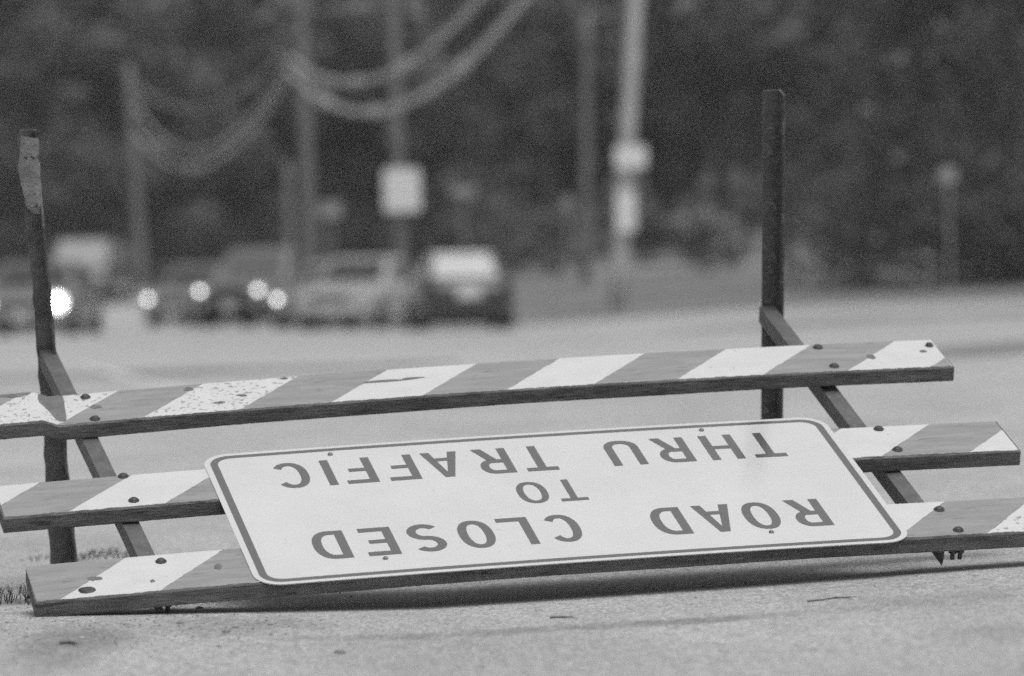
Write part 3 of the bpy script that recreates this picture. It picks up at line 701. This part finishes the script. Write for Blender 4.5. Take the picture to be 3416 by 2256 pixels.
def tree(name, label, loc, h, rad, trunk_h, m_, seed, per=70, size=.26, nclump=42, cat='tree', group='trees behind the road', shape='round'):
    rg = np.random.default_rng(seed); e = empty(name, tuple(loc)); tag(e, label, cat, group)
    lean = rg.normal(size=2) * .3
    tr = MB().tube([(0, 0, -.3), (lean[0] * .2, lean[1] * .2, trunk_h * .6), (lean[0], lean[1], trunk_h + (h - trunk_h) * .3), (lean[0] * 1.4, lean[1] * 1.4, h * .85)], [h * .024, h * .019, h * .014, .03], 10)
    cs = []; rs = []
    for i in range(nclump):
        if shape == 'cone':
            t = rg.uniform(0, 1) ** .9; z = trunk_h + (h - trunk_h) * t; rr = rad * (1 - t * .92) * rg.uniform(.35, 1.0); a = rg.uniform(0, 6.283)
            cs.append((rr * math.cos(a), rr * math.sin(a), z)); rs.append(rad * (.18 + .25 * (1 - t)))
        else:
            d = rg.normal(size=3); d /= np.linalg.norm(d); k = rg.uniform(.45, 1) ** .6
            zc = (h + trunk_h) / 2; hh = (h - trunk_h) / 2
            cs.append((lean[0] + d[0] * rad * k, lean[1] + d[1] * rad * k, zc + d[2] * hh * k)); rs.append(rad * rg.uniform(.22, .4))
    for i in range(0, min(nclump, 14)):
        c_ = np.array(cs[i]); t0 = trunk_h * .8 + max(0, (c_[2] - trunk_h) * .45); st = np.array([lean[0] * t0 / h, lean[1] * t0 / h, t0]); md = st + (c_ - st) * .5 + np.array([0, 0, -.15])
        tr.tube([st, md, c_], [h * .009, h * .006, .02], 6)
    tr.build('trunk', M_bark, e, True)
    leaf_mesh('crown', np.array(cs), np.array(rs), per, size, m_, e, rg)
    return e
KINDS = [('broad dark tree', M_leaf[0]), ('mid-toned leafy tree', M_leaf[1])]
places = ['above the left car', 'above the pale van', 'behind the lone left pole', 'above the tall dark truck', 'behind the cable pole', 'behind the large white square sign', 'above the dark car with pale roof', 'behind the slim grey pole', 'behind the pale bright pole', 'behind the pale shrub', 'above the right barricade leg', 'at the far right behind the conifer']
k = 0
for i, X in enumerate(np.linspace(-19.5, 20, 12)):
    Y = 178 + 6 * math.sin(i * 2.1); z = float(tz(X, Y)) if X < -2 else float(lawn_z(X, Y))
    tree('broadleaf_tree', '%s standing in the tree belt %s' % (KINDS[i % 2][0], places[i]), (X, Y, z - .2), 15 + 2 * math.sin(i * 1.7), 3.6, 1.2, KINDS[i % 2][1], 100 + i, 95, .34, 60)
back = np.linspace(-24, 26, 11)
for i, X in enumerate(back):
    Y = 205 + 5 * math.sin(i * 1.3); z = float(tz(X, Y)) if X < -2 else float(lawn_z(X, Y))
    tree('broadleaf_tree', 'tall dark tree in the rear row, rising %s' % places[i], (X, Y, z - .3), 19, 4.2, 1.0, M_leaf[0], 200 + i, 90, .45, 60, group='rear row of trees')
for i, (X, Y, h, r_) in enumerate([(1.2, 150, 11, 3.0), (6.3, 152, 12, 3.2), (10.2, 147, 12, 3.0), (-8.5, 181, 10, 3.0), (-15.5, 176, 10, 3.2)]):
    z = float(tz(X, Y)) if X < -2 else float(lawn_z(X, Y))
    labs = ['low-branched tree on the lawn below the slim grey pole', 'low-branched tree on the lawn behind the pale shrub', 'low-branched tree on the lawn behind the stone posts', 'smaller tree by the road above the tall dark truck', 'smaller tree by the road above the pale van']
    tree('broadleaf_tree', labs[i], (X, Y, z - .2), h, r_, 3.0 if Y < 160 else 1.2, KINDS[i % 2][1], 300 + i, 100, .26, 46, group='trees on the lawn and verge')
p = at(2210, 690, 112)
tree('conifer_tree', 'bushy dark conifer reaching the ground at the right edge', (p[0], 112, float(lawn_z(p[0], 112)) - .1), 12.0, 3.2, .2, M_leaf[3], 401, 190, .11, 130, group='conifers', shape='cone')
p = at(2480, 690, 116)
tree('conifer_tree', 'dark conifer partly cut by the right edge behind the bushy one', (p[0], 116, float(lawn_z(p[0], 116)) - .1), 14.0, 2.8, .25, M_leaf[3], 402, 110, .13, 100, group='conifers', shape='cone')
def shrub(label, px, D, w, h, m_, seed, gfun=lawn_z, group='shrubs below the trees'):
    p = at(px, 600, D); rg = np.random.default_rng(seed); e = empty('shrub', (p[0], D, float(gfun(p[0], D)))); tag(e, label, 'shrub', group)
    st = MB(); cs = []; rs = []
    for i in range(16):
        a = rg.uniform(0, 6.28); rr = w / 2 * rg.uniform(0, .8); z = h * rg.uniform(.2, .85) * (1 - .35 * (rr / (w / 2)) ** 2); cs.append((rr * math.cos(a), rr * math.sin(a), z)); rs.append(min(w, h) * .24)
        if i < 7: st.tube([(0, 0, -.1), (cs[-1][0] * .4, cs[-1][1] * .4, z * .5), cs[-1]], [.03, .02, .01], 6)
    st.build('stems', M_bark, e, True); leaf_mesh('foliage', np.array(cs), np.array(rs), 110, .10, m_, e, rg)
shrub('pale rounded shrub on the lawn right of the pale pole', 1640, 131, 2.1, 1.75, M_leaf[2], 501)
shrub('dark shrub on the lawn behind the dark car with pale roof', 1150, 142, 3.4, 2.2, M_leaf[0], 502)
shrub('dark shrub at the foot of the slim grey pole', 1300, 140, 3.2, 1.8, M_leaf[1], 503)
shrub('dark shrub left of the pale rounded shrub', 1500, 142, 3.0, 2.0, M_leaf[0], 504)
shrub('dark shrub behind the stone posts', 1840, 146, 3.4, 2.4, M_leaf[0], 505)
for i, (px, lab) in enumerate([(20, 'dark hedge shrub behind the left car'), (160, 'dark hedge shrub behind the pale van'), (330, 'dark hedge shrub at the foot of the lone left pole'), (500, 'dark hedge shrub behind the tall dark truck'), (650, 'dark hedge shrub behind the short stub pole'), (820, 'dark hedge shrub behind the silver car'), (960, 'dark hedge shrub below the large white square sign')]):
    shrub(lab, px, 174 + (i % 3), 3.6, 3.0, M_leaf[i % 2], 520 + i, tz)

# ------------------------------------------------------------------ small things on the near pavement
M_peb = mat('dark_grit', .20, .9, .4, 30, .2); M_pebl = mat('pale_grit', .55, .9, .2, 30, .2); M_weed = mat('dry_weed', .075, .85, .4, 20, .2); M_twig = mat('dry_twig', .19, .9, .3, 30, .2)
def on_ground(px, py):
    s = W_PX / 2374.0; d = C @ np.array([(px * s - W_PX / 2) / F_PX, (py * s - H_PX / 2) / F_PX, 1.0]); t = -CAM_H / d[2]
    for _ in range(6):
        p = d * t; t = (float(gz(p[0], p[1])) - CAM_H) / d[2]
    p = d * t; return np.array([p[0], p[1], float(gz(p[0], p[1]))])
def stone_geo(r, rg, flat=.6):
    v = []; f = []; n = 7
    for j, (k, z) in enumerate([(.6, 0), (1, .35), (.85, .8), (.4, 1.1)]):
        for i in range(n):
            t = 2 * math.pi * i / n; q = r * k * rg.uniform(.75, 1.2); v.append((q * math.cos(t), q * math.sin(t), r * flat * z * rg.uniform(.8, 1.1)))
    for j in range(3):
        for i in range(n): a = j * n + i; b = j * n + (i + 1) % n; f.append((a, b, b + n, a + n))
    f.append(tuple(range(n - 1, -1, -1))); f.append(tuple(3 * n + i for i in range(n))); return v, f
rg = np.random.default_rng(5)
STN = [(462, 1411, .009, 'dark pebble just right of the left bolt end below the rail'), (418, 1446, .008, 'dark pebble in front of the left bolt end'), (524, 1466, .010, 'dark pebble, left of a pair in front of the sign corner'), (545, 1456, .007, 'dark pebble, right of a pair in front of the sign corner'), (627, 1449, .006, 'small pebble below the near left corner of the sign'), (787, 1515, .012, 'dark lump alone near the bottom edge of the picture'), (612, 1262, .005, 'tiny dark pebble behind the near rail by the left upright'), (60, 1478, .006, 'small pebble near the left edge of the picture'), (190, 1481, .008, 'single white pebble before the left end of the near rail'), (1768, 1370, .006, 'pale pebble before the right half of the near rail'), (508, 1500, .006, 'small pebble, lowest of the group before the sign corner')]
for px, py, r_, lab in STN:
    p = on_ground(px, py); v, f = stone_geo(r_, rg); m_ = M_pebl if 'white' in lab or 'pale' in lab else M_peb
    tag(mesh('pebble', v, f, m_, None, True, (p[0], p[1], p[2] - r_ * .1)), lab, 'pebble', 'pebbles on the pavement')
g = MB()
for i in range(420):
    if i < 330: px, py = rg.normal(300, 210), rg.normal(1440, 38)
    elif i < 440: px, py = rg.uniform(500, 2300), rg.normal(1375, 35) - (rg.uniform(0, 1) * 0)
    else: px, py = rg.normal(130, 40), rg.normal(1480, 22)
    if i >= 330 and i < 440: py = 1400 - (px - 500) * .055 + rg.normal(0, 30)
    if py < 1300 or py > 1600: continue
    p = on_ground(px, py); v, f = stone_geo(rg.uniform(.0012, .0036), rg, .7); g.add([(a + p[0], b + p[1], c_ + p[2] - .0003) for a, b, c_ in v], f)
tag(g.build('loose_grit', M_peb), 'loose dark grit scattered before the near rail', 'grit', None, 'stuff')
def weed(label, px, py, w, d_, hgt, nb, seed):
    rg = np.random.default_rng(seed); p = on_ground(px, py); b = MB()
    for i in range(nb):
        x, y = rg.uniform(-w / 2, w / 2), rg.uniform(-d_ / 2, d_ / 2); a = rg.uniform(0, 6.28); l = hgt * rg.uniform(.3, 1) * (1 - .6 * abs(x) / (w / 2)); k = rg.uniform(.2, 1.1) * l; wd = rg.uniform(.0008, .0018)
        c_, s_ = math.cos(a), math.sin(a); z = float(gz(p[0] + x, p[1] + y)) - p[2]
        pts = [(x, y, z), (x + c_ * k * .4, y + s_ * k * .4, z + l * .65), (x + c_ * k, y + s_ * k, z + l * .9)]
        v = []
        for j, q in enumerate(pts): ww = wd * (1, .8, .15)[j]; v += [(q[0] - s_ * ww, q[1] + c_ * ww, q[2]), (q[0] + s_ * ww, q[1] - c_ * ww, q[2])]
        b.add(v, [(0, 1, 3, 2), (2, 3, 5, 4)])
    tag(b.build('weed_tuft', M_weed, None, False, tuple(p)), label, 'weed', 'weeds in the pavement', 'stuff')
weed('dry weed tuft between the left leg and left upright', 255, 1290, .20, .5, .026, 260, 1)
weed('dry weed tuft at the left picture edge beside the near rail', 15, 1390, .16, .5, .045, 150, 2)
a_, b_ = on_ground(190, 846), on_ground(430, 908); v = []; f = []
for i, t in enumerate(np.linspace(0, 1, 20)):
    q = a_ + (b_ - a_) * t
    for dx in (-.06, .06): v.append((q[0] + dx, q[1], float(gz(q[0] + dx, q[1])) + .004))
    if i: k = 2 * i; f.append((k - 2, k - 1, k + 1, k))
tag(mesh('lane_marking', v, f, mat('worn_road_paint', .62, .7, .1, 6, .3, fleck=(.46, 9, .5, .1)), None, True), kind='structure')
weed('flat dry weed at the foot of the left leg', 95, 1296, .10, .3, .014, 50, 3)
def twig(label, pts, r_):
    w = [on_ground(*q) for q in pts]; o = w[0].copy()
    b = MB().tube([q - o + np.array([0, 0, r_]) for q in w], [r_] * (len(w) - 1) + [r_ * .5], 6)
    m1 = w[len(w) // 2] - o + np.array([0, 0, r_]); b.tube([m1, m1 + np.array([.02, -.05, .002]), m1 + np.array([.035, -.09, .001])], [r_ * .7, r_ * .5, r_ * .3], 5)
    tag(b.build('twig', M_twig, None, True, tuple(o)), label, 'twig', 'twigs on the pavement')
twig('forked twig lying before the right half of the near rail', [(1872, 1396), (1905, 1393), (1935, 1388), (1985, 1386)], .0022)
twig('short twig below the middle of the sign', [(1275, 1434), (1300, 1433), (1328, 1432)], .0025)
twig('bit of stick before the left end of the near rail', [(140, 1495), (158, 1493), (180, 1496)], .004)

# ------------------------------------------------------------------ thin haze, added to lift the dark tones far off
hz = MB(); x0, x1, y0, y1, z0, z1 = -2600, 2600, -500, 4100, -3.0, 48.0
hz.box(((x0 + x1) / 2, (y0 + y1) / 2, (z0 + z1) / 2), (x1 - x0, y1 - y0, z1 - z0))
ho = hz.build('haze'); tag(ho, None, None, None, 'stuff')
hm = bpy.data.materials.new('dark_lift_haze'); hm.use_nodes = True; nt = hm.node_tree; nt.nodes.clear()
pv = nt.nodes.new('ShaderNodeVolumePrincipled'); om = nt.nodes.new('ShaderNodeOutputMaterial'); pv.inputs['Color'].default_value = (.9, .9, .9, 1); pv.inputs['Density'].default_value = .0005
nt.links.new(pv.outputs[0], om.inputs['Volume']); ho.data.materials.append(hm)
